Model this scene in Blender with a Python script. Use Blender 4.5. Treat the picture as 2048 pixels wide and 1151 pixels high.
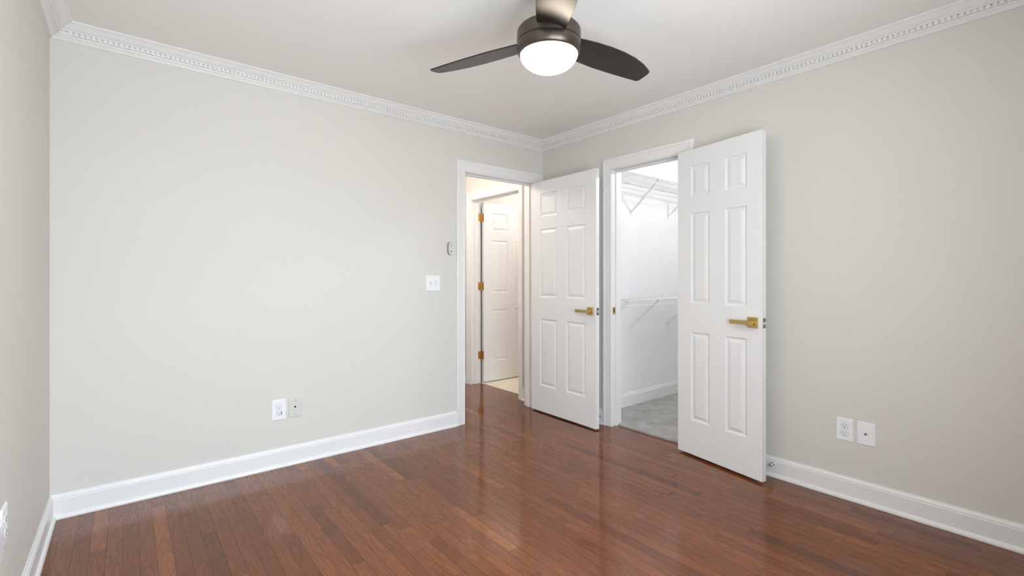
import bpy, bmesh, math, random
from mathutils import Vector, Matrix
random.seed(7)
for o in list(bpy.data.objects): bpy.data.objects.remove(o)
scn = bpy.context.scene
COL = scn.collection
R = math.radians

# ------------------------------------------------------------------ camera
ROOM_H = 2.452          # ceiling height
W = 3.315               # room width (wall_left at x=-W, wall_right at x=0)
FRONT = -3.50           # wall behind the camera
cd = bpy.data.cameras.new('camera'); cam = bpy.data.objects.new('camera', cd); COL.objects.link(cam)
cd.sensor_fit = 'HORIZONTAL'; cd.sensor_width = 36.0
cd.lens = 946.14 / 2048 * 36
cd.shift_y = -(575.5 - 556.03) / 2048
cd.clip_start = 0.02
cam.location = (-3.0249, -3.2467, 1.19)
cam.rotation_euler = (R(90), 0, R(50.7634 - 90))
scn.camera = cam

# ------------------------------------------------------------------ light + exposure
scn.view_settings.view_transform = 'Standard'
scn.view_settings.look = 'None'
scn.view_settings.gamma = 1
scn.view_settings.exposure = 0.86
w = bpy.data.worlds.new('sky'); scn.world = w; w.use_nodes = True
bg = w.node_tree.nodes['Background']
bg.inputs[0].default_value = (0.80, 0.90, 1.0, 1); bg.inputs[1].default_value = 1.2

def area(name, loc, rot, sx, sy, power, color):
    d = bpy.data.lights.new(name, 'AREA'); d.shape = 'RECTANGLE'; d.size = sx; d.size_y = sy
    d.energy = power; d.color = color
    o = bpy.data.objects.new(name, d); COL.objects.link(o); o.location = loc; o.rotation_euler = rot
    return o
def point(name, loc, power, color, rad=.08):
    d = bpy.data.lights.new(name, 'POINT'); d.energy = power; d.color = color; d.shadow_soft_size = rad
    o = bpy.data.objects.new(name, d); COL.objects.link(o); o.location = loc
    return o
# daylight entering through the two window openings of the wall behind the camera
WINS = [(-3.05, -2.32), (-2.18, -1.45)]
WZ = (0.62, 2.10)
for i, (a, b) in enumerate(WINS):
    area('window_daylight', ((a+b)/2, FRONT-.17, sum(WZ)/2), (R(106), 0, 0), b-a, WZ[1]-WZ[0], 25.5, (0.825, 0.915, 1.0))
area('sky_glow_outside', (-2.0, -9.2, 4.3), (R(68), 0, 0), 8, 4.5, 560, (0.58, 0.79, 1.0))
point('closet_ceiling_light', (1.15, -1.80, 2.40), 19, (0.975, 0.985, 1.0), .06)
point('hall_ceiling_light', (-1.0, 0.72, 2.30), 11.5, (1.0, 0.94, 0.87), .10)
point('bathroom_ceiling_light', (1.0, 0.45, 2.30), 12, (1.0, 0.95, 0.90), .10)
LAMP_STRENGTH = 17.0

# ------------------------------------------------------------------ materials
def new_mat(name):
    m = bpy.data.materials.new(name); m.use_nodes = True
    return m, m.node_tree, m.node_tree.nodes['Principled BSDF']
def simple(name, col, rough=.5, metal=0, bump=0, bscale=200, coat=0, spec=.5, var=0):
    m, t, b = new_mat(name)
    b.inputs['Base Color'].default_value = (*col, 1); b.inputs['Roughness'].default_value = rough
    b.inputs['Metallic'].default_value = metal; b.inputs['Specular IOR Level'].default_value = spec
    b.inputs['Coat Weight'].default_value = coat
    tc = t.nodes.new('ShaderNodeTexCoord')
    if bump:
        n = t.nodes.new('ShaderNodeTexNoise'); n.inputs['Scale'].default_value = bscale; n.inputs['Detail'].default_value = 3
        t.links.new(tc.outputs['Object'], n.inputs['Vector'])
        bp = t.nodes.new('ShaderNodeBump'); bp.inputs['Strength'].default_value = bump; bp.inputs['Distance'].default_value = .001
        t.links.new(n.outputs['Fac'], bp.inputs['Height']); t.links.new(bp.outputs['Normal'], b.inputs['Normal'])
    if var:
        n = t.nodes.new('ShaderNodeTexNoise'); n.inputs['Scale'].default_value = 3; n.inputs['Detail'].default_value = 2
        t.links.new(tc.outputs['Object'], n.inputs['Vector'])
        mx = t.nodes.new('ShaderNodeMix'); mx.data_type = 'RGBA'
        mx.inputs[6].default_value = (*[c*(1-var) for c in col], 1); mx.inputs[7].default_value = (*[min(1, c*(1+var)) for c in col], 1)
        t.links.new(n.outputs['Fac'], mx.inputs[0]); t.links.new(mx.outputs[2], b.inputs['Base Color'])
    return m
M = {}
M['wall'] = simple('greige_wall_paint', (.690, .660, .608), .62, bump=.15, bscale=350, spec=.3)
M['ceil'] = simple('ceiling_paint', (.90, .88, .84), .8, bump=.1, bscale=250, spec=.2)
M['trim'] = simple('white_trim_paint', (.82, .805, .79), .32, bump=.05, bscale=60)
M['door'] = simple('white_door_paint', (.80, .80, .80), .38, bump=.08, bscale=90)
M['closetw'] = simple('white_closet_paint', (.82, .82, .825), .7, bump=.1, bscale=300, spec=.3)
M['hallw'] = simple('cream_hall_paint', (.74, .70, .65), .65, bump=.1, bscale=300, spec=.3)
M['brass'] = simple('satin_brass', (.56, .41, .17), .36, metal=1)
M['abrass'] = simple('aged_brass_hinge', (.55, .32, .10), .38, metal=1, var=.2)
M['chrome'] = simple('chrome', (.72, .72, .72), .15, metal=1)
M['steel'] = simple('brushed_steel', (.5, .49, .47), .35, metal=1)
M['darksteel'] = simple('dull_latch_steel', (.27, .26, .24), .4, metal=1)
M['plastic'] = simple('white_plastic', (.86, .865, .87), .3)
M['paintplate'] = simple('painted_over_plate', (.655, .64, .60), .5)
M['black'] = simple('dark_slot', (.012, .012, .012), .6)
M['greymark'] = simple('grey_marking', (.22, .21, .20), .6)
M['browngrey'] = simple('grey_brown_rim', (.22, .19, .15), .5)
M['bronze'] = simple('dark_bronze_metal', (.105, .085, .070), .34, metal=.85)
M['blade'] = simple('fan_blade_finish', (.016, .0115, .009), .34)
M['wire'] = simple('white_coated_wire', (.85, .855, .86), .35)
M['shade'] = simple('dark_shadow_gap', (.03, .022, .018), .8)

m, t, b = new_mat('glowing_frosted_glass')
b.inputs['Base Color'].default_value = (.95, .93, .88, 1); b.inputs['Roughness'].default_value = .3
b.inputs['Emission Color'].default_value = (1.0, .86, .68, 1); b.inputs['Emission Strength'].default_value = LAMP_STRENGTH
M['lampglass'] = m

m, t, b = new_mat('window_glass')
tr = t.nodes.new('ShaderNodeBsdfTransparent'); gl = t.nodes.new('ShaderNodeBsdfGlossy'); gl.inputs['Roughness'].default_value = .02
mx = t.nodes.new('ShaderNodeMixShader'); mx.inputs[0].default_value = .06
t.links.new(tr.outputs[0], mx.inputs[1]); t.links.new(gl.outputs[0], mx.inputs[2])
t.links.new(mx.outputs[0], t.nodes['Material Output'].inputs['Surface'])
M['glass'] = m

# wood strip floor: boards run along Y, 56.5 mm wide
def wood():
    m, t, b = new_mat('glossy_red_oak_strips')
    N = t.nodes; Lk = t.links
    def mth(op, a, bb=None, cc=None):
        n = N.new('ShaderNodeMath'); n.operation = op
        for i, v in enumerate((a, bb, cc)):
            if v is None: continue
            if isinstance(v, (int, float)): n.inputs[i].default_value = v
            else: Lk.new(v, n.inputs[i])
        return n.outputs[0]
    tc = N.new('ShaderNodeTexCoord'); sp = N.new('ShaderNodeSeparateXYZ'); Lk.new(tc.outputs['Object'], sp.inputs[0])
    x, y = sp.outputs[0], sp.outputs[1]
    PW = .0565
    u = mth('DIVIDE', mth('SUBTRACT', x, -3.2606), PW)
    iu = mth('FLOOR', u); fu = mth('FRACT', u)
    wn = N.new('ShaderNodeTexWhiteNoise'); wn.noise_dimensions = '1D'; Lk.new(iu, wn.inputs['W'])
    ln = mth('ADD', mth('MULTIPLY', wn.outputs['Value'], .55), .55)
    wn2 = N.new('ShaderNodeTexWhiteNoise'); wn2.noise_dimensions = '1D'; Lk.new(mth('ADD', iu, 71.3), wn2.inputs['W'])
    v = mth('ADD', mth('DIVIDE', y, ln), mth('MULTIPLY', wn2.outputs['Value'], 13.0))
    # uneven board lengths
    v = mth('ADD', v, mth('MULTIPLY', mth('SINE', mth('ADD', mth('MULTIPLY', v, 2.1), iu)), .33))
    iv = mth('FLOOR', v); fv = mth('FRACT', v)
    cmb = N.new('ShaderNodeCombineXYZ'); Lk.new(iu, cmb.inputs[0]); Lk.new(iv, cmb.inputs[1])
    wb = N.new('ShaderNodeTexWhiteNoise'); wb.noise_dimensions = '2D'; Lk.new(cmb.outputs[0], wb.inputs['Vector'])
    rb = wb.outputs['Value']
    # grain coordinates, shifted per board
    gx = mth('ADD', mth('MULTIPLY', x, 1.0), mth('MULTIPLY', rb, 37.0))
    gy = mth('ADD', mth('MULTIPLY', y, .10), mth('MULTIPLY', rb, 91.0))
    gc = N.new('ShaderNodeCombineXYZ'); Lk.new(gx, gc.inputs[0]); Lk.new(gy, gc.inputs[1])
    n1 = N.new('ShaderNodeTexNoise'); n1.inputs['Scale'].default_value = 26; n1.inputs['Detail'].default_value = 3; n1.inputs['Distortion'].default_value = .3
    Lk.new(gc.outputs[0], n1.inputs['Vector'])
    rings = mth('PINGPONG', mth('MULTIPLY', n1.outputs['Fac'], 9.0), .5)     # cathedral figure
    rings = mth('MULTIPLY', rings, 2.0)
    fc = N.new('ShaderNodeCombineXYZ'); Lk.new(gx, fc.inputs[0]); Lk.new(mth('MULTIPLY', gy, .22), fc.inputs[1])
    n2 = N.new('ShaderNodeTexNoise'); n2.inputs['Scale'].default_value = 420; n2.inputs['Detail'].default_value = 2
    Lk.new(fc.outputs[0], n2.inputs['Vector'])
    cr = N.new('ShaderNodeValToRGB')
    e = cr.color_ramp.elements
    e[0].position = 0; e[0].color = (.095, .026, .0075, 1)
    e[1].position = 1; e[1].color = (.235, .074, .019, 1)
    for p, c in ((.08, (.138, .038, .009)), (.5, (.160, .045, .011)), (.92, (.188, .055, .014))):
        k = cr.color_ramp.elements.new(p); k.color = (*c, 1)
    Lk.new(rb, cr.inputs[0])
    gr = mth('ADD', mth('MULTIPLY', rings, .36), mth('MULTIPLY', n2.outputs['Fac'], .85))
    gr = mth('ADD', gr, .40)
    # seams between boards and at board ends
    du = mth('MULTIPLY', mth('MINIMUM', fu, mth('SUBTRACT', 1.0, fu)), PW)
    dv = mth('MULTIPLY', mth('MINIMUM', fv, mth('SUBTRACT', 1.0, fv)), .8)
    def edge(d, wd):
        mr = N.new('ShaderNodeMapRange'); mr.inputs[1].default_value = wd*.35; mr.inputs[2].default_value = wd
        mr.inputs[3].default_value = 0; mr.inputs[4].default_value = 1; Lk.new(d, mr.inputs[0]); return mr.outputs[0]
    seam = mth('MULTIPLY', edge(du, .0012), edge(dv, .0012))
    seamc = mth('ADD', mth('MULTIPLY', seam, .88), .12)
    mul = N.new('ShaderNodeVectorMath'); mul.operation = 'SCALE'
    Lk.new(cr.outputs[0], mul.inputs[0]); Lk.new(mth('MULTIPLY', gr, seamc), mul.inputs['Scale'])
    Lk.new(mul.outputs[0], b.inputs['Base Color'])
    nr = N.new('ShaderNodeTexNoise'); nr.inputs['Scale'].default_value = 5; Lk.new(tc.outputs['Object'], nr.inputs['Vector'])
    Lk.new(mth('ADD', mth('MULTIPLY', nr.outputs['Fac'], .05), .075), b.inputs['Roughness'])
    b.inputs['IOR'].default_value = 1.54; b.inputs['Specular Tint'].default_value = (1, .80, .68, 1)
    # slight cupping of each board + fine grain relief
    cup = mth('MULTIPLY', mth('MULTIPLY', fu, mth('SUBTRACT', 1.0, fu)), .5)
    hgt = mth('ADD', mth('MULTIPLY', seam, .35), mth('ADD', cup, mth('MULTIPLY', n2.outputs['Fac'], .03)))
    bp = N.new('ShaderNodeBump'); bp.inputs['Strength'].default_value = .22; bp.inputs['Distance'].default_value = .0008
    Lk.new(hgt, bp.inputs['Height']); Lk.new(bp.outputs['Normal'], b.inputs['Normal'])
    return m
M['wood'] = wood()

def carpet():
    m, t, b = new_mat('grey_cut_pile_carpet'); N = t.nodes; Lk = t.links
    tc = N.new('ShaderNodeTexCoord')
    n = N.new('ShaderNodeTexNoise'); n.inputs['Scale'].default_value = 170; n.inputs['Detail'].default_value = 4
    n3 = N.new('ShaderNodeTexNoise'); n3.inputs['Scale'].default_value = 9; n3.inputs['Detail'].default_value = 3
    Lk.new(tc.outputs['Object'], n.inputs['Vector']); Lk.new(tc.outputs['Object'], n3.inputs['Vector'])
    a = N.new('ShaderNodeMath'); a.operation = 'MULTIPLY_ADD'; a.inputs[1].default_value = .35
    Lk.new(n3.outputs['Fac'], a.inputs[0]); 
    s = N.new('ShaderNodeMath'); s.operation = 'MULTIPLY'; s.inputs[1].default_value = .7; Lk.new(n.outputs['Fac'], s.inputs[0]); Lk.new(s.outputs[0], a.inputs[2])
    cr = N.new('ShaderNodeValToRGB'); cr.color_ramp.elements[0].position = .33; cr.color_ramp.elements[0].color = (.24, .23, .215, 1)
    cr.color_ramp.elements[1].position = .72; cr.color_ramp.elements[1].color = (.62, .61, .585, 1)
    Lk.new(a.outputs[0], cr.inputs[0]); Lk.new(cr.outputs[0], b.inputs['Base Color'])
    b.inputs['Roughness'].default_value = .95; b.inputs['Specular IOR Level'].default_value = .1
    bp = N.new('ShaderNodeBump'); bp.inputs['Strength'].default_value = .9; bp.inputs['Distance'].default_value = .006
    Lk.new(n.outputs['Fac'], bp.inputs['Height']); Lk.new(bp.outputs['Normal'], b.inputs['Normal'])
    return m
M['carpet'] = carpet()
def tile():
    m, t, b = new_mat('cream_ceramic_tile'); N = t.nodes; Lk = t.links
    tc = N.new('ShaderNodeTexCoord'); mp = N.new('ShaderNodeMapping'); mp.inputs['Rotation'].default_value = (0, 0, 0)
    mp.inputs['Location'].default_value = (.02, .17, 0)
    Lk.new(tc.outputs['Object'], mp.inputs[0])
    br = N.new('ShaderNodeTexBrick'); br.offset = 0; br.inputs['Scale'].default_value = 1
    br.inputs['Brick Width'].default_value = .305; br.inputs['Row Height'].default_value = .305; br.inputs['Mortar Size'].default_value = .003
    br.inputs['Color1'].default_value = (.80, .71, .58, 1); br.inputs['Color2'].default_value = (.76, .68, .56, 1); br.inputs['Mortar'].default_value = (.50, .43, .34, 1)
    Lk.new(mp.outputs[0], br.inputs[0]); Lk.new(br.outputs[0], b.inputs['Base Color']); b.inputs['Roughness'].default_value = .3
    return m
M['tile'] = tile()

# ------------------------------------------------------------------ helpers
def obj(name, bm, mat, parent=None, smooth=False, bevel=0, loc=None, rot=None, seg=2):
    me = bpy.data.meshes.new(name)
    bmesh.ops.recalc_face_normals(bm, faces=bm.faces[:])
    bm.to_mesh(me); bm.free()
    mats = mat if isinstance(mat, (list, tuple)) else [mat]
    for mm in mats: me.materials.append(mm)
    o = bpy.data.objects.new(name, me); COL.objects.link(o)
    if parent: o.parent = parent
    if loc: o.location = loc
    if rot: o.rotation_euler = rot
    if smooth:
        for p in me.polygons: p.use_smooth = True
        md = o.modifiers.new('auto', 'EDGE_SPLIT'); md.split_angle = R(38)
    if bevel:
        md = o.modifiers.new('bevel', 'BEVEL'); md.width = bevel; md.segments = seg; md.limit_method = 'ANGLE'; md.angle_limit = R(40)
    return o
def box(bm, x0, x1, y0, y1, z0, z1, mi=0):
    vs = [bm.verts.new((x, y, z)) for x in (x0, x1) for y in (y0, y1) for z in (z0, z1)]
    for q in ((0,1,3,2),(4,6,7,5),(0,4,5,1),(2,3,7,6),(0,2,6,4),(1,5,7,3)):
        f = bm.faces.new([vs[i] for i in q]); f.material_index = mi
def boxes(*bs):
    bm = bmesh.new()
    for b_ in bs: box(bm, *b_)
    return bm
def tube(bm, p0, p1, r, n=8, r1=None, mi=0):
    p0 = Vector(p0); p1 = Vector(p1); d = (p1-p0).normalized()
    a = Vector((0,0,1)) if abs(d.z) < .9 else Vector((1,0,0))
    u = d.cross(a).normalized(); v = d.cross(u); r1 = r if r1 is None else r1
    A = [bm.verts.new(p0+(u*math.cos(2*math.pi*i/n)+v*math.sin(2*math.pi*i/n))*r) for i in range(n)]
    B = [bm.verts.new(p1+(u*math.cos(2*math.pi*i/n)+v*math.sin(2*math.pi*i/n))*r1) for i in range(n)]
    for i in range(n):
        f = bm.faces.new((A[i], A[(i+1)%n], B[(i+1)%n], B[i])); f.material_index = mi
    f = bm.faces.new(A[::-1]); f.material_index = mi
    f = bm.faces.new(B); f.material_index = mi
def lathe(bm, prof, n=48, c=(0,0,0), mi=0):
    rings = []
    for r, z in prof:
        if r < 1e-5: rings.append([bm.verts.new((c[0], c[1], c[2]+z))])
        else: rings.append([bm.verts.new((c[0]+r*math.cos(2*math.pi*i/n), c[1]+r*math.sin(2*math.pi*i/n), c[2]+z)) for i in range(n)])
    for a, b_ in zip(rings, rings[1:]):
        for i in range(n):
            j = (i+1) % n
            if len(a) == 1 and len(b_) == 1: continue
            if len(a) == 1: f = bm.faces.new((a[0], b_[i], b_[j]))
            elif len(b_) == 1: f = bm.faces.new((a[i], b_[0], a[j]))
            else: f = bm.faces.new((a[i], b_[i], b_[j], a[j]))
            f.material_index = mi
def prism(bm, pts, axis, a, b_, mi=0):
    """extrude 2D outline pts along an axis; pts are the other two coordinates in order"""
    def P(p, s):
        return {'x': (s, p[0], p[1]), 'y': (p[0], s, p[1]), 'z': (p[0], p[1], s)}[axis]
    A = [bm.verts.new(P(p, a)) for p in pts]; B = [bm.verts.new(P(p, b_)) for p in pts]
    n = len(pts)
    for i in range(n):
        f = bm.faces.new((A[i], A[(i+1)%n], B[(i+1)%n], B[i])); f.material_index = mi
    f = bm.faces.new(A[::-1]); f.material_index = mi
    f = bm.faces.new(B); f.material_index = mi
def sweep(bm, prof, frames):
    """prof: closed list of (a,b); frames: list of functions (a,b)->xyz"""
    rings = [[bm.verts.new(fr(a, b_)) for a, b_ in prof] for fr in frames]
    n = len(prof)
    for A, B in zip(rings, rings[1:]):
        for i in range(n): bm.faces.new((A[i], A[(i+1)%n], B[(i+1)%n], B[i]))
    bm.faces.new(rings[0][::-1]); bm.faces.new(rings[-1])
def meta(o, label, cat, group=None, kind=None):
    o['label'] = label; o['category'] = cat
    if group: o['group'] = group
    if kind: o['kind'] = kind
    return o
def struct(o, label, cat): return meta(o, label, cat, kind='structure')
def empty(name, loc, rot=(0,0,0), parent=None):
    o = bpy.data.objects.new(name, None); COL.objects.link(o); o.location = loc; o.rotation_euler = rot
    o.empty_display_size = .05
    if parent: o.parent = parent
    return o

# ------------------------------------------------------------------ room dimensions
T = .115                            # wall thickness
D1 = (-.872, -.125)                 # bedroom door, finished opening in x (wall_back)
D2 = (-1.437, -.815)                # closet door, finished opening in y (wall_right)
D3 = (.325, 1.145)                  # bathroom door, finished opening in y (hall wall)
HD = 2.058                          # finished head height
J = .018                            # jamb board thickness
HX = -.02                           # hall face of the hall wall
HEND = 1.262                        # far end of hall
TOP = ROOM_H + .06

# ------------------------------------------------------------------ floor, ceiling, walls
fl = obj('floor', boxes((-W-T, .058, FRONT-T, 0.2, -.06, 0), (-W-T, .098, .2, HEND+.1, -.06, 0)), M['wood'])
struct(fl, 'glossy red-brown hardwood strip floor running into the hallway', 'floor')
cf = obj('floor_closet', boxes((.058, T+.001, D2[0]+.0005, D2[1]-.0005, -.06, .012), (T+.001, 2.4, -2.15, -.534, -.06, .012)), M['carpet'])
struct(cf, 'grey carpet covering the floor of the closet', 'carpet')
bf = obj('floor_bathroom', boxes((.098, 2.2, -.35, 1.20, -.06, .006)), M['tile'])
struct(bf, 'cream tile floor seen past the hallway', 'floor')
ce = obj('ceiling', boxes((-W-T, T, FRONT-T, T, ROOM_H, TOP)), M['ceil']); struct(ce, 'plain light grey bedroom ceiling', 'ceiling')
struct(obj('ceiling_hall', boxes((-1.7, .1, T, HEND+.1, ROOM_H, TOP)), M['ceil']), 'hallway ceiling beyond the bedroom door', 'ceiling')
struct(obj('ceiling_bathroom', boxes((.1, 2.3, -.4, 1.3, ROOM_H-.001, TOP)), M['ceil']), 'ceiling of the tiled room beyond the hallway', 'ceiling')
struct(obj('ceiling_closet', boxes((T, 2.4, -2.2, -.42, ROOM_H-.001, TOP)), M['closetw']), 'white closet ceiling', 'ceiling')

struct(obj('wall_left', boxes((-W-T, -W, FRONT-T, T, 0, ROOM_H)), M['wall']), 'greige wall at the left edge of the room', 'wall')
struct(obj('wall_back', boxes((-W, D1[0]-J, 0, T, 0, ROOM_H), (D1[0]-J, D1[1]+J, 0, T, HD+J, ROOM_H), (D1[1]+J, 0, 0, T, 0, ROOM_H)), M['wall']),
       'large greige wall left of the open bedroom door', 'wall')
struct(obj('wall_right', boxes((0, T, D2[1]+J, T, 0, ROOM_H), (0, T, D2[0]-J, D2[1]+J, HD+J, ROOM_H), (0, T, FRONT-T, D2[0]-J, 0, ROOM_H)), M['wall']),
       'greige wall with the closet doorway and two plates', 'wall')
fb = bmesh.new(); xs = [-W-T, WINS[0][0], WINS[0][1], WINS[1][0], WINS[1][1], T]
for i in range(5):
    if i in (1, 3):
        box(fb, xs[i], xs[i+1], FRONT-T, FRONT, 0, WZ[0]); box(fb, xs[i], xs[i+1], FRONT-T, FRONT, WZ[1], ROOM_H)
    else: box(fb, xs[i], xs[i+1], FRONT-T, FRONT, 0, ROOM_H)
struct(obj('wall_front', fb, M['wall']), 'greige window wall behind the viewpoint', 'wall')
struct(obj('wall_hall_right', boxes((HX, .098, D3[1]+J, HEND, 0, ROOM_H), (HX, .098, D3[0]-J, D3[1]+J, HD+J, ROOM_H), (HX, .098, T, D3[0]-J, 0, ROOM_H)), M['hallw']),
       'cream hallway wall around the inner doorway', 'wall')
struct(obj('wall_hall_end', boxes((-1.7, .098, HEND, HEND+.1, 0, ROOM_H)), M['hallw']), 'end wall of the hallway', 'wall')
struct(obj('wall_hall_left', boxes((-1.8, -1.7, T, HEND, 0, ROOM_H)), M['hallw']), 'far left wall of the hallway', 'wall')
struct(obj('wall_bathroom_back', boxes((.098, 2.3, 1.20, 1.3, 0, ROOM_H)), M['hallw']), 'wall behind the inner white door', 'wall')
struct(obj('wall_bathroom_right', boxes((2.2, 2.3, -.35, 1.20, 0, ROOM_H)), M['hallw']), 'right wall of the tiled room', 'wall')
struct(obj('wall_bathroom_front', boxes((T, 2.3, -.43, -.35, 0, ROOM_H)), M['hallw']), 'near wall of the tiled room', 'wall')
struct(obj('wall_closet_left', boxes((T, 2.4, -.534, -.44, 0, ROOM_H)), M['closetw']), 'white closet wall carrying the wire shelves', 'wall')
struct(obj('wall_closet_back', boxes((2.4, 2.5, -2.2, -.44, 0, ROOM_H)), M['closetw']), 'white back wall of the closet', 'wall')
struct(obj('wall_closet_right', boxes((T, 2.4, -2.25, -2.15, 0, ROOM_H)), M['closetw']), 'white wall closing the right side of the closet', 'wall')

# ------------------------------------------------------------------ crown moulding with dentils
CR = ROOM_H
prof = [(0, CR), (.086, CR), (.086, CR-.005), (.082, CR-.009), (.077, CR-.0105), (.070, CR-.016), (.062, CR-.024), (.055, CR-.030),
        (.047, CR-.034), (.044, CR-.036), (.044, CR-.040), (.031, CR-.0405), (.031, CR-.057), (.026, CR-.058), (.025, CR-.062),
        (.016, CR-.067), (.014, CR-.071), (.009, CR-.074), (.008, CR-.078), (0, CR-.078)]
def crown(name, label, fr0, fr1, dent, length):
    bm = bmesh.new(); sweep(bm, prof, [fr0, fr1])
    pitch = .0218; n = int((length-.10)/pitch)
    for k in range(n):
        s = .048 + k*pitch
        dent(bm, s, s+.0142)
    return struct(obj(name, bm, M['trim']), label, 'crown moulding')
zt, zb = CR-.0405, CR-.0565
crown('trim_1', 'white dentil crown moulding above the large greige wall', lambda a, z: (-W+a, -a, z), lambda a, z: (-a, -a, z),
      lambda bm, s, e: box(bm, -s-.0142, -s, -.0415, -.0305, zb, zt), W)
crown('trim_2', 'white dentil crown moulding above the closet doorway wall', lambda a, z: (-a, -a, z), lambda a, z: (-a, FRONT+a, z),
      lambda bm, s, e: box(bm, -.0415, -.0305, -e, -s, zb, zt), -FRONT)
crown('trim_3', 'white dentil crown moulding on the left wall', lambda a, z: (-W+a, -a, z), lambda a, z: (-W+a, FRONT+a, z),
      lambda bm, s, e: box(bm, -W+.0305, -W+.0415, -e, -s, zb, zt), -FRONT)

# ------------------------------------------------------------------ baseboards
bprof = [(0, 0), (.026, 0), (.026, .008), (.023, .015), (.017, .020), (.014, .0215), (.014, .094), (.012, .098), (.0125, .103), (.010, .109), (.006, .114), (.005, .119), (0, .119)]
def base(name, label, f0, f1, mat=None, pr=bprof):
    bm = bmesh.new(); sweep(bm, pr, [f0, f1]); return struct(obj(name, bm, mat or M['trim']), label, 'baseboard')
CW = .083       # casing width
base('baseboard_back', 'white baseboard under the large greige wall', lambda a, z: (-W+a, -a, z), lambda a, z: (D1[0]-.004-CW, -a, z))
base('baseboard_left', 'white baseboard on the left wall', lambda a, z: (-W+a, -a, z), lambda a, z: (-W+a, FRONT+a, z))
base('baseboard_right', 'white baseboard right of the open closet door', lambda a, z: (-a, D2[0]-.004-CW, z), lambda a, z: (-a, FRONT+a, z))
base('baseboard_corner', 'short white baseboard behind the open bedroom door', lambda a, z: (-a, -.022, z), lambda a, z: (-a, D2[1]+.004+CW, z))
base('baseboard_hall', 'short white baseboard in the hall between two door casings', lambda a, z: (HX-a, T, z), lambda a, z: (HX-a, D3[0]-.004-.062, z))
base('baseboard_hall_end', 'white baseboard at the end of the hallway', lambda a, z: (HX, HEND-a, z), lambda a, z: (-1.7, HEND-a, z))
base('baseboard_closet', 'white baseboard on the closet wall above grey carpet', lambda a, z: (T, -.534-a, z+.012), lambda a, z: (2.4, -.534-a, z+.012), pr=[(0,0),(.013,0),(.013,.095),(.009,.105),(.008,.116),(0,.118)])

# ------------------------------------------------------------------ door casings and jambs
# casing profile: (distance from the opening, projection from the wall)
def cprof(wd): 
    return [(0, 0), (0, .009), (.004, .0115), (.010, .0115), (.014, .009), (.020, .010), (wd-.040, .0135), (wd-.026, .0150), (wd-.022, .0185), (wd-.006, .0190), (wd, .017), (wd, 0)]
def casing(name, label, lo, hi, top, P, wd_lo=CW, wd_hi=CW, wd_top=.088, z0=0.0):
    """P(s,d,z): s along wall, d out from the wall"""
    bm = bmesh.new()
    a = lo-.004; b_ = hi+.004; t_ = top+.004
    def side(wd, sg, edge):
        pr = cprof(wd)
        k = wd_top/wd
        return pr, [lambda u, d: P(edge+sg*u, d, z0), lambda u, d: P(edge+sg*u, d, t_+u*k)]
    pr, fr = side(wd_lo, -1, a); sweep(bm, pr, fr)
    pr2, fr2 = side(wd_hi, 1, b_); sweep(bm, pr2, fr2)
    # head: mitred to both legs
    prh = cprof(wd_top)
    sweep(bm, prh, [lambda u, d: P(a-u*wd_lo/wd_top, d, t_+u), lambda u, d: P(b_+u*wd_hi/wd_top, d, t_+u)])
    return struct(obj(name, bm, M['trim']), label, 'door casing')
def jamb(name, label, lo, hi, top, P, depth0, depth1, stop):
    bm = bmesh.new()
    def bx(s0, s1, d0, d1, z0, z1):
        p, q = P(s0, d0, z0), P(s1, d1, z1)
        box(bm, min(p[0],q[0]), max(p[0],q[0]), min(p[1],q[1]), max(p[1],q[1]), min(p[2],q[2]), max(p[2],q[2]))
    bx(lo-J+.0005, lo, depth0, depth1, 0, top+J-.0005); bx(hi, hi+J-.0005, depth0, depth1, 0, top+J-.0005); bx(lo, hi, depth0, depth1, top, top+J-.0005)
    s0, s1 = stop
    bx(lo, lo+.011, s0, s1, 0, top-.011); bx(hi-.011, hi, s0, s1, 0, top-.011); bx(lo, hi, s0, s1, top-.011, top)
    return struct(obj(name, bm, M['trim'], bevel=.0012, seg=1), label, 'door jamb')
PB = lambda s, d, z: (s, -d, z)            # wall_back, towards the room
PBH = lambda s, d, z: (s, T+d, z)
PR = lambda s, d, z: (-d, s, z)            # wall_right, towards the room
PRC = lambda s, d, z: (T+d, s, z)
PH = lambda s, d, z: (HX-d, s, z)          # hall wall, towards the hall
casing('trim_4', 'white casing around the bedroom doorway', D1[0], D1[1], HD, PB, wd_hi=.117)
j1 = jamb('trim_5', 'white jamb lining the bedroom doorway', D1[0], D1[1], HD, PB, -T, 0, (-.078, -.040))
casing('trim_6', 'white casing around the closet doorway', D2[0], D2[1], HD, PR)
j2 = jamb('trim_7', 'white jamb lining the closet doorway', D2[0], D2[1], HD, PR, -T, 0, (-.078, -.040))
casing('trim_8', 'white casing around the inner doorway in the hall', D3[0], D3[1], HD, PH, wd_lo=.062)
j3 = jamb('trim_9', 'white jamb lining the inner doorway in the hall', D3[0], D3[1], HD, PH, -.118, 0, (-.080, -.044))
casing('trim_10', 'hall side casing of the bedroom doorway', D1[0], D1[1], HD, PBH, wd_hi=.098)

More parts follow.
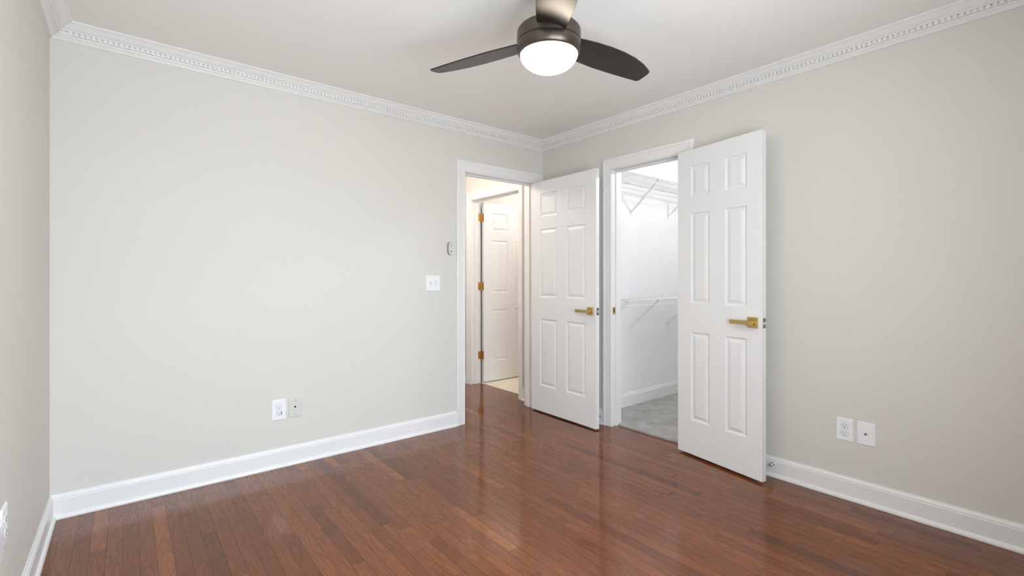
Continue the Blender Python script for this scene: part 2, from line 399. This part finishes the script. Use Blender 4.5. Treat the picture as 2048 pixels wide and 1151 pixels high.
# strike plates
def strike(parent, loc, rot, mat):
    bm = bmesh.new(); pts = []
    for cx_, cy_, a0 in ((.009, .022, 0), (-.011, .022, 90), (-.011, -.022, 180), (.009, -.022, 270)):
        for k in range(4):
            a = R(a0+k*30); pts.append((cx_+.006*math.cos(a), cy_+.006*math.sin(a)))
    prism(bm, pts, 'z', 0, .0016)
    o = obj('strike_plate', bm, mat, parent, loc=loc, rot=rot); o['label'] = 'brass strike plate'
    bm = boxes((-.006, .006, -.012, .012, .0012, .0019)); c = obj('latch_hole', bm, M['shade'], o)
    bm = bmesh.new()
    for s in (-.020, .020): tube(bm, (0, s, .0012), (0, s, .0024), .003, 10)
    obj('screws', bm, M['steel'], o)
    return o
# closet jamb (left one, faces -y): plate lies on y = D2[1]
strike(j2, (.022, D2[1]-.0001, .930), (R(90), 0, 0), M['brass'])
strike(j1, (D1[0]+.0001, .020, .925), (R(90), 0, R(90)), M['steel'])

# ------------------------------------------------------------------ six panel doors
PZ = [(.240, .833), (1.021, 1.626), (1.733, 1.941)]
def leaf_mesh(wd, th, z0, z1, cols):
    bm = bmesh.new()
    xs = [0, cols[0][0], cols[0][1], cols[1][0], cols[1][1], wd]
    zs = [z0] + [v for p in PZ for v in p] + [z1]
    def face(Y, sg):
        for i in range(5):
            for j in range(7):
                x0, x1, a, b_ = xs[i], xs[i+1], zs[j], zs[j+1]
                if i in (1, 3) and j in (1, 3, 5):
                    rings = []
                    for ins, dep in ((0, 0), (.0035, .0008), (.006, .0060), (.012, .0075), (.016, .0078), (.036, .0018), (.038, .0016)):
                        y = Y + sg*dep
                        rings.append([bm.verts.new(p) for p in ((x0+ins, y, a+ins), (x1-ins, y, a+ins), (x1-ins, y, b_-ins), (x0+ins, y, b_-ins))])
                    for A, B in zip(rings, rings[1:]):
                        for k in range(4): bm.faces.new((A[k], A[(k+1)%4], B[(k+1)%4], B[k]))
                    bm.faces.new(rings[-1])
                else:
                    bm.faces.new([bm.verts.new(p) for p in ((x0, Y, a), (x1, Y, a), (x1, Y, b_), (x0, Y, b_))])
    face(0, 1); face(th, -1)
    for q in (((0,0,z0),(0,th,z0),(0,th,z1),(0,0,z1)), ((wd,0,z0),(wd,th,z0),(wd,th,z1),(wd,0,z1)),
              ((0,0,z0),(wd,0,z0),(wd,th,z0),(0,th,z0)), ((0,0,z1),(wd,0,z1),(wd,th,z1),(0,th,z1))):
        bm.faces.new([bm.verts.new(p) for p in q])
    bmesh.ops.remove_doubles(bm, verts=bm.verts[:], dist=1e-5)
    return bm
def lever(parent, s, z, yface, sg, dirn=-1):
    """square rose + square lever, handle points dirn along the leaf"""
    bm = bmesh.new()
    h = .0325; y0, y1 = yface, yface+sg*.008
    A = [bm.verts.new((s+a*h, y0, z+c*h)) for a, c in ((-1,-1),(1,-1),(1,1),(-1,1))]
    B = [bm.verts.new((s+a*(h-.002), y1, z+c*(h-.002))) for a, c in ((-1,-1),(1,-1),(1,1),(-1,1))]
    for k in range(4): bm.faces.new((A[k], A[(k+1)%4], B[(k+1)%4], B[k]))
    bm.faces.new(A[::-1]); bm.faces.new(B)
    r = obj('lever_handle', bm, M['brass'], parent, bevel=.0008); r['label'] = 'satin brass lever handle'
    bm = bmesh.new()
    ya, yb, yc = yface+sg*.0075, yface+sg*.034, yface+sg*.050
    tube(bm, (s, ya, z), (s, yface+sg*.016, z), .014, 20)
    box(bm, s-.012, s+.012, min(yface+sg*.014, yc), max(yface+sg*.014, yc), z-.0125, z+.0125)
    obj('spindle_block', bm, M['brass'], r, bevel=.001)
    bm = bmesh.new()
    prism(bm, [(s+dirn*.0116, z-.0122), (s+dirn*.122, z-.0122), (s+dirn*.122, z+.0122), (s+dirn*.0116, z+.0122)], 'y', yb, yc)
    obj('lever_arm', bm, M['brass'], r, bevel=.0012)
    return r
def six_panel(name, label, H, F, wd, th, z0, z1, cols, levers=True):
    ang = math.atan2(F[1]-H[1], F[0]-H[0])
    d = obj(name, leaf_mesh(wd, th, z0, z1, cols), M['door'], loc=(H[0], H[1], 0), rot=(0, 0, ang))
    struct(d, label, 'door')
    if levers:
        s = wd-.058; z = .930
        lever(d, s, z, 0, -1); lever(d, s, z, th, 1)
        bm = bmesh.new(); box(bm, wd-.0002, wd+.0016, th/2-.0125, th/2+.0125, z-.029, z+.029)
        lp = obj('latch_plate', bm, M['darksteel'], d, bevel=.0004, seg=1)
        bm = bmesh.new(); prism(bm, [(wd+.001, th/2-.009), (wd+.011, th/2-.009), (wd+.0095, th/2+.001), (wd+.001, th/2+.008)], 'z', z-.008, z+.008)
        obj('latch_bolt', bm, M['chrome'], lp)
    return d
d1 = six_panel('door_1', 'white six-panel bedroom door opened against the corner, brass lever', (-.169, -.030), (-.184, -.80), .775, .035, .012, 2.048, ((.113, .333), (.443, .663)))
d2 = six_panel('door_2', 'white six-panel closet door swung out flat to the right of its opening', (-.072, -1.442), (-.180, -2.045), .614, .035, .014, 2.050, ((.108, .256), (.368, .517)))
d3 = six_panel('door_3', 'white six-panel door with gold hinges beyond the hallway', (.121, 1.108), (1.0, 1.108), .813, .035, .014, 2.050, ((.115, .350), (.462, .697)), levers=False)
def hinge(parent, origin, z, leafs, pin, mat):
    bm = bmesh.new()
    for kx in range(5): tube(bm, (pin[0], pin[1], z-.0445+kx*.0178+.0006), (pin[0], pin[1], z-.0445+(kx+1)*.0178-.0006), .0062, 12)
    tube(bm, (pin[0], pin[1], z-.049), (pin[0], pin[1], z+.049), .0035, 10)
    for x0, x1, y0, y1 in leafs: box(bm, x0, x1, y0, y1, z-.0445, z+.0445)
    o = obj('hinge', bm, mat, parent, smooth=True); return o
# bathroom door hinges: one plate on the jamb (faces -y), one on the door edge (faces -x); in door_3's local frame
for z in (.318, 1.10, 1.880):
    h = hinge(d3, None, z, [(-.056, -.014, .0335, .0368), (-.0022, .0, .004, .037)], (-.008, .030), M['abrass'])
    h['label'] = 'aged gold hinge'
    bm = bmesh.new()
    for dz in (-.030, 0, .030):
        tube(bm, (-.040+(.010 if dz == 0 else 0), .0336, z+dz), (-.040+(.010 if dz == 0 else 0), .0322, z+dz), .0036, 10)
    obj('screws', bm, M['browngrey'], h)
for z in (.30, 1.05, 1.84):
    hinge(d1, None, z, [(-.012, .0, .018, .0205)], (-.006, .029), M['steel'])
    hinge(d2, None, z, [(-.010, .0, .018, .0205)], (-.006, .029), M['steel'])

# door stops on the baseboards
def stop(loc, label):
    bm = bmesh.new()
    lathe(bm, [(0, 0), (.009, 0), (.009, .003), (.005, .005), (.0045, .020), (.0075, .022), (.0098, .027), (.0092, .033), (.006, .037), (0, .0385)], 20)
    o = obj('door_stop', bm, M['chrome'], smooth=True, loc=loc, rot=(0, R(-90), 0))
    meta(o, label, 'door stop')
    return o
stop((-.0142, -.700, .062), 'small chrome door stop on the baseboard behind the bedroom door')
stop((-.0142, -2.040, .080), 'small chrome door stop on the baseboard behind the closet door edge')

# ------------------------------------------------------------------ wall plates
def plate_mesh(wd, ht, dp=.0055, ins=.004):
    bm = bmesh.new(); rings = []
    for i_, y in ((0, 0), (0, -.0018), (ins*.5, -dp*.85), (ins, -dp)):
        a, b_ = wd/2-i_, ht/2-i_
        rings.append([bm.verts.new((sx*a, y, sz*b_)) for sx, sz in ((-1,-1),(1,-1),(1,1),(-1,1))])
    for A, B in zip(rings, rings[1:]):
        for k in range(4): bm.faces.new((A[k], A[(k+1)%4], B[(k+1)%4], B[k]))
    bm.faces.new(rings[-1]); bm.faces.new(rings[0][::-1])
    return bm
def socket_outline(r=.0172, hh=.0142, n=10):
    pts = []
    a0 = math.asin(hh/r)
    for k in range(n+1): 
        a = -a0+2*a0*k/n; pts.append((r*math.cos(a), r*math.sin(a)))
    for k in range(n+1):
        a = math.pi-a0+2*a0*k/n; pts.append((r*math.cos(a), r*math.sin(a)))
    return pts
def outlet(name, loc, rotz, label, group=None, gap=False, wd=.073, ht=.120):
    root = empty(name, loc, (0, 0, rotz)); meta(root, label, 'outlet', group)
    obj('cover_plate', plate_mesh(wd, ht), M['plastic'], root)
    bm = bmesh.new(); tube(bm, (0, -.005, 0), (0, -.0066, 0), .0032, 12); obj('screw', bm, M['plastic'], root)
    for zc in (.0205, -.0205):
        bm = bmesh.new(); prism(bm, [(x, z+zc) for x, z in socket_outline()], 'y', -.005, -.0074)
        s = obj('socket', bm, M['plastic'], root, bevel=.0008, seg=1)
        bm = bmesh.new()
        box(bm, -.0078, -.0056, -.0079, -.0072, zc-.001, zc+.0085); box(bm, .0056, .0078, -.0079, -.0072, zc, zc+.0080)
        tube(bm, (0, -.0072, zc-.0075), (0, -.0079, zc-.0075), .0028, 10)
        obj('contact_slots', bm, M['black'], s)
        bm = bmesh.new()
        o_ = socket_outline(.0184, .0154); i_ = socket_outline(.0172, .0142)
        A = [bm.verts.new((x, -.00556, z+zc)) for x, z in o_]; B = [bm.verts.new((x, -.00556, z+zc)) for x, z in i_]
        n = len(A)
        for k in range(n): bm.faces.new((A[k], A[(k+1)%n], B[(k+1)%n], B[k]))
        obj('socket_gap', bm, M['greymark'], s)
    if gap:   # broken-out gap beside the lower socket
        bm = bmesh.new()
        A = [(.0172*math.cos(R(a)), -.0205+.0172*math.sin(R(a))) for a in range(-50, 75, 12)]
        B = [(.0060+.0075*math.cos(R(a)), -.0170+.0130*math.sin(R(a))) for a in range(-50, 75, 12)]
        prism(bm, A+B[::-1], 'y', -.0074, -.0081)
        g = obj('broken_gap', bm, M['black'], root); g['label'] = 'black broken-out gap'
    return root
outlet('power_outlet', (-2.276, 0, .359), 0, 'white double outlet with black gap in lower socket, low on large wall', gap=True, wd=.084, ht=.128)
outlet('power_outlet', (0, -2.400, .370), R(-90), 'white double outlet low on the right wall, nearer the closet door', wd=.080, ht=.122)
# painted-over cable plate on the back wall
c = empty('cable_plate', (-2.180, 0, .358)); meta(c, 'wall-coloured cable plate with dark centre hole beside the white outlet', 'wall plate')
obj('cover_plate', plate_mesh(.077, .120), M['paintplate'], c)
bm = bmesh.new(); tube(bm, (0, -.0052, .006), (0, -.0066, .006), .0062, 16); obj('centre_hole', bm, M['black'], c)
for zc in (.045, -.040):
    bm = bmesh.new(); tube(bm, (0, -.0052, zc), (0, -.0068, zc), .0030, 12); obj('screw', bm, M['greymark'], c)
# white cable plate on the right wall
c = empty('cable_plate', (0, -2.496, .370), (0, 0, R(-90))); meta(c, 'white cable plate with metal connector, right of the right-hand outlet', 'wall plate')
obj('cover_plate', plate_mesh(.081, .122), M['plastic'], c)
bm = bmesh.new(); tube(bm, (0, -.0055, 0), (0, -.0085, 0), .0068, 6); tube(bm, (0, -.0085, 0), (0, -.0165, 0), .0045, 14); obj('coax_connector', bm, M['steel'], c)
bm = bmesh.new(); tube(bm, (0, -.0163, 0), (0, -.0167, 0), .0028, 12); obj('connector_hole', bm, M['black'], c)
for zc in (.042, -.042):
    bm = bmesh.new(); tube(bm, (0, -.0052, zc), (0, -.0062, zc), .0030, 12); obj('screw', bm, M['plastic'], c)
# outlet on the left wall with a plug in it
outlet('power_outlet', (-W, -1.150, .435), R(90), 'white wall outlet at the left edge of the photo', wd=.082, ht=.122)
c2 = obj('phone_jack', plate_mesh(.075, .118, dp=.014), M['plastic'], loc=(-W, -1.262, .425), rot=(0, 0, R(90)), bevel=.002)
meta(c2, 'white plate cut off by the left frame edge below the outlet', 'wall plate')

# double light switch
c = empty('light_switch', (-1.168, 0, 1.152)); meta(c, 'white two-gang toggle switch plate left of the bedroom doorway', 'light switch')
obj('cover_plate', plate_mesh(.122, .120), M['plastic'], c)
for sx, up in ((-.023, 1), (.023, -1)):
    bm = bmesh.new(); 
    A = [(-.0055+sx, -.0057, -.012), (.0055+sx, -.0057, -.012), (.0055+sx, -.0057, .012), (-.0055+sx, -.0057, .012)]
    bm.faces.new([bm.verts.new(p) for p in A]); sl = obj('toggle_slot', bm, M['greymark'], c)
    bm = bmesh.new()
    prism(bm, [(-.0055, -.010*up), (-.0160, .006*up), (-.0150, .0115*up), (-.0055, .0075*up)], 'x', sx-.0045, sx+.0045)
    obj('toggle', bm, M['plastic'], c, bevel=.0006, seg=1)
    for zc in (.030, -.030):
        bm = bmesh.new(); tube(bm, (sx, -.0052, zc), (sx, -.0063, zc), .0026, 10); obj('screw', bm, M['plastic'], c)

# fan remote in a wall cradle, waisted pebble outline
def pebble(sc=1.0, n=48):
    pts = []
    for k in range(n):
        a = 2*math.pi*k/n
        z = math.sin(a); x = math.cos(a)
        X = .0235*math.copysign(abs(x)**.75, x)*(1-.13*math.exp(-((z-.05)/.28)**2)); Z = .050*math.copysign(abs(z)**.85, z)
        pts.append((X*sc, Z*sc))
    return pts
rm = empty('fan_remote', (-1.018, 0, 1.428)); meta(rm, 'small pebble-shaped white remote mounted beside the bedroom door casing', 'remote control')
bm = bmesh.new(); prism(bm, pebble(1.03), 'y', -.0005, -.014); obj('cradle', bm, M['browngrey'], rm, smooth=True)
bm = bmesh.new(); prism(bm, pebble(1.0), 'y', -.0142, -.022); body = obj('body', bm, M['paintplate'], rm, bevel=.0025, seg=3)
bm = bmesh.new(); prism(bm, [(.007*math.cos(2*math.pi*k/16), -.024+.0035*math.sin(2*math.pi*k/16)) for k in range(16)], 'y', -.0215, -.0228); obj('button', bm, M['black'], rm)
bm = bmesh.new()
for k in range(3):
    a = R(90+120*k); 
    tube(bm, (.002*math.cos(a), -.0224, .022+.002*math.sin(a)), (.010*math.cos(a), -.0224, .022+.010*math.sin(a)), .0012, 6)
    a = R(30+120*k); tube(bm, (.008*math.cos(a), -.0224, .022+.008*math.sin(a)), (.0110*math.cos(a), -.0224, .022+.0110*math.sin(a)), .0014, 6)
tube(bm, (0, -.0218, .037), (0, -.0230, .037), .0022, 8)
obj('fan_symbol', bm, M['greymark'], rm)

# ------------------------------------------------------------------ closet wire shelves
def wire_shelf(name, z, label, x0, x1, braces, lip):
    yb, yf = -.536, -.838
    root = empty(name, ((x0+x1)/2, (yb+yf)/2, z)); meta(root, label, 'wire shelf')
    ox, oy, oz = root.location
    L = lambda x, y, zz: (x-ox, y-oy, zz-oz)
    bm = bmesh.new()
    for yy in (yb-.006, yb-.15, yf+.035): tube(bm, L(x0, yy, z-.003), L(x1, yy, z-.003), .0028, 8)
    n = int((x1-x0)/.0245)
    for k in range(n+1):
        xx = x0+.004+k*(x1-x0-.008)/n
        tube(bm, L(xx, yb-.003, z), L(xx, yf, z), .0016, 5); 
    obj('wire_deck', bm, M['wire'], root, smooth=True)
    bm = bmesh.new()
    tube(bm, L(x0, yf, z), L(x1, yf, z), .0032, 8); tube(bm, L(x0, yf-.002, z-lip), L(x1, yf-.002, z-lip), .0032, 8)
    m_ = int((x1-x0)/.30)
    for k in range(m_+1):
        xx = x0+.105+k*.30
        if xx < x1: tube(bm, L(xx, yf-.001, z), L(xx, yf-.001, z-lip), .0026, 8)
    for zz in (z, z-lip): tube(bm, L(x0-.002, yf-.001, zz), L(x0+.004, yf-.001, zz), .0048, 10)
    obj('front_lip', bm, M['wire'], root, smooth=True)
    for bx_ in braces:
        bm = bmesh.new()
        tube(bm, L(bx_, yf+.006, z-.008), L(bx_, yb-.004, z-.262), .0072, 8)
        box(bm, bx_-.008-ox, bx_+.008-ox, yb-.006-oy, yb+.0015-oy, -.285, -.245)
        box(bm, bx_-.0065-ox, bx_+.0065-ox, yf-.003-oy, yf+.020-oy, -.012, -.003)
        obj('support_brace', bm, M['wire'], root, smooth=True)
    k = 0
    xx = x0+.07
    while xx < x1:
        bm = bmesh.new(); box(bm, xx-.004-ox, xx+.004-ox, yb-.006-oy, yb+.0015-oy, -.010, .014); obj('wall_clip', bm, M['wire'], root); xx += .18
    return root
wire_shelf('wire_shelf', 2.068, 'upper white wire shelf high on the closet wall', T+.045, 2.38, (.62, 1.22, 1.82), .046)
wire_shelf('wire_shelf', 1.004, 'lower white wire shelf at mid height on the closet wall', T+.045, 2.38, (.19, .62, 1.22, 1.82), .044)

# ------------------------------------------------------------------ ceiling fan
Fw = Vector((math.cos(R(50.7634)), math.sin(R(50.7634)), 0)); Rt = Vector((math.sin(R(50.7634)), -math.cos(R(50.7634)), 0))
fc = Vector((-3.0249, -3.2467, 0)) + Fw*2.03 + Rt*.158
fan = empty('ceiling_fan', (fc.x, fc.y, ROOM_H), (0, 0, R(50.7634-90)))      # local +x = right, +y = away, z=0 ceiling
meta(fan, 'dark bronze three-blade ceiling fan with lit frosted bowl', 'ceiling fan')
zc = -ROOM_H
bm = bmesh.new(); lathe(bm, [(0, -.001), (.068, -.001), (.070, -.010), (.062, -.045), (.030, -.062), (0, -.064)], 40); obj('canopy', bm, M['bronze'], fan, smooth=True)
bm = bmesh.new(); tube(bm, (0, 0, -.06), (0, 0, 2.262+zc), .0125, 20); obj('downrod', bm, M['bronze'], fan, smooth=True)
bm = bmesh.new(); lathe(bm, [(0, 2.268+zc), (.035, 2.267+zc), (.110, 2.262+zc), (.128, 2.256+zc), (.1355, 2.246+zc), (.1365, 2.236+zc), (.1365, 2.1990+zc), (.1345, 2.1970+zc), (.100, 2.1970+zc)], 64)
obj('motor_housing', bm, M['bronze'], fan, smooth=True)
bm = bmesh.new(); lathe(bm, [(.100, 2.1945+zc), (.1350, 2.1945+zc), (.1370, 2.192+zc), (.1372, 2.176+zc), (.1360, 2.165+zc), (.1325, 2.154+zc), (.1275, 2.147+zc), (.1225, 2.1455+zc), (.1225, 2.152+zc)], 64)
obj('light_kit_ring', bm, M['bronze'], fan, smooth=True)
bm = bmesh.new(); lathe(bm, [(.098, 2.1980+zc), (.133, 2.1980+zc), (.133, 2.1935+zc), (.098, 2.1935+zc)], 64); obj('seam_band', bm, M['black'], fan, smooth=True)
bm = bmesh.new(); pr = [(.1220, 2.150+zc)]
for k in range(0, 13):
    a = R(k*90/12); pr.append((.1224*math.cos(a)**.9 if k < 12 else 0, 2.1455+zc-.068*math.sin(a)**1.1))
lathe(bm, pr, 64); obj('lamp_bowl', bm, M['lampglass'], fan, smooth=True)['label'] = 'glowing white frosted bowl'
# blades
def blade_outline():
    # (u radial, v lateral); v+ edge is the low edge
    top = [(.118, -.058), (.16, -.064), (.22, -.069), (.30, -.071), (.38, -.067), (.46, -.056), (.53, -.038), (.58, -.018), (.602, -.007)]
    tip = [(.609, .006), (.608, .040), (.604, .068), (.600, .075)]
    bot = [(.590, .0785), (.50, .081), (.40, .082), (.30, .080), (.22, .073), (.16, .066), (.118, .060)]
    return top+tip+bot
for ang in (31, 149, -90):
    bm = bmesh.new(); prism(bm, blade_outline(), 'z', -.003, .003)
    # slight camber along the length
    for v in bm.verts: v.co.z += -.004*(v.co.x/.6)**2
    bo = obj('blade', bm, M['blade'], fan, bevel=.0015, seg=2)
    bo.rotation_euler = (Matrix.Rotation(R(ang), 3, 'Z') @ Matrix.Rotation(R(-12.5), 3, 'X')).to_euler()
    bo.location = (0, 0, 2.212+zc)
    bm = bmesh.new(); box(bm, .095, .17, -.030, .030, .0035, .0085)
    obj('blade_iron', bm, M['bronze'], bo, bevel=.002)

# ------------------------------------------------------------------ windows behind the viewpoint
for i, (a, b_) in enumerate(WINS):
    bm = bmesh.new(); f = .045; z0, z1 = WZ; zm = (z0+z1)/2
    y0, y1 = FRONT-.085, FRONT-.035
    for q in ((a, a+f, y0, y1, z0, z1), (b_-f, b_, y0, y1, z0, z1), (a+f, b_-f, y0, y1, z0, z0+f), (a+f, b_-f, y0, y1, z1-f, z1), (a+f, b_-f, y0, y1, zm-.02, zm+.02)): box(bm, *q)
    wo = struct(obj('window_%d' % (i+1), bm, M['trim']), 'white sash window behind the viewpoint, ' + ('nearer the left wall' if i == 0 else 'nearer the right wall'), 'window')
    bm = boxes((a+f, b_-f, FRONT-.062, FRONT-.058, z0+f, zm-.02), (a+f, b_-f, FRONT-.062, FRONT-.058, zm+.02, z1-f)); obj('glass_pane', bm, M['glass'], wo)
    casing('trim_%d' % (11+i), 'white casing around the window behind the viewpoint, ' + ('left' if i == 0 else 'right'), a+.004, b_-.004, z1, lambda s, d, z: (s, FRONT+d, z), z0=z0)
    bm = boxes((a-.09, b_+.09, FRONT-.03, FRONT+.05, z0-.03, z0)); obj('window_sill', bm, M['trim'], wo, bevel=.003)
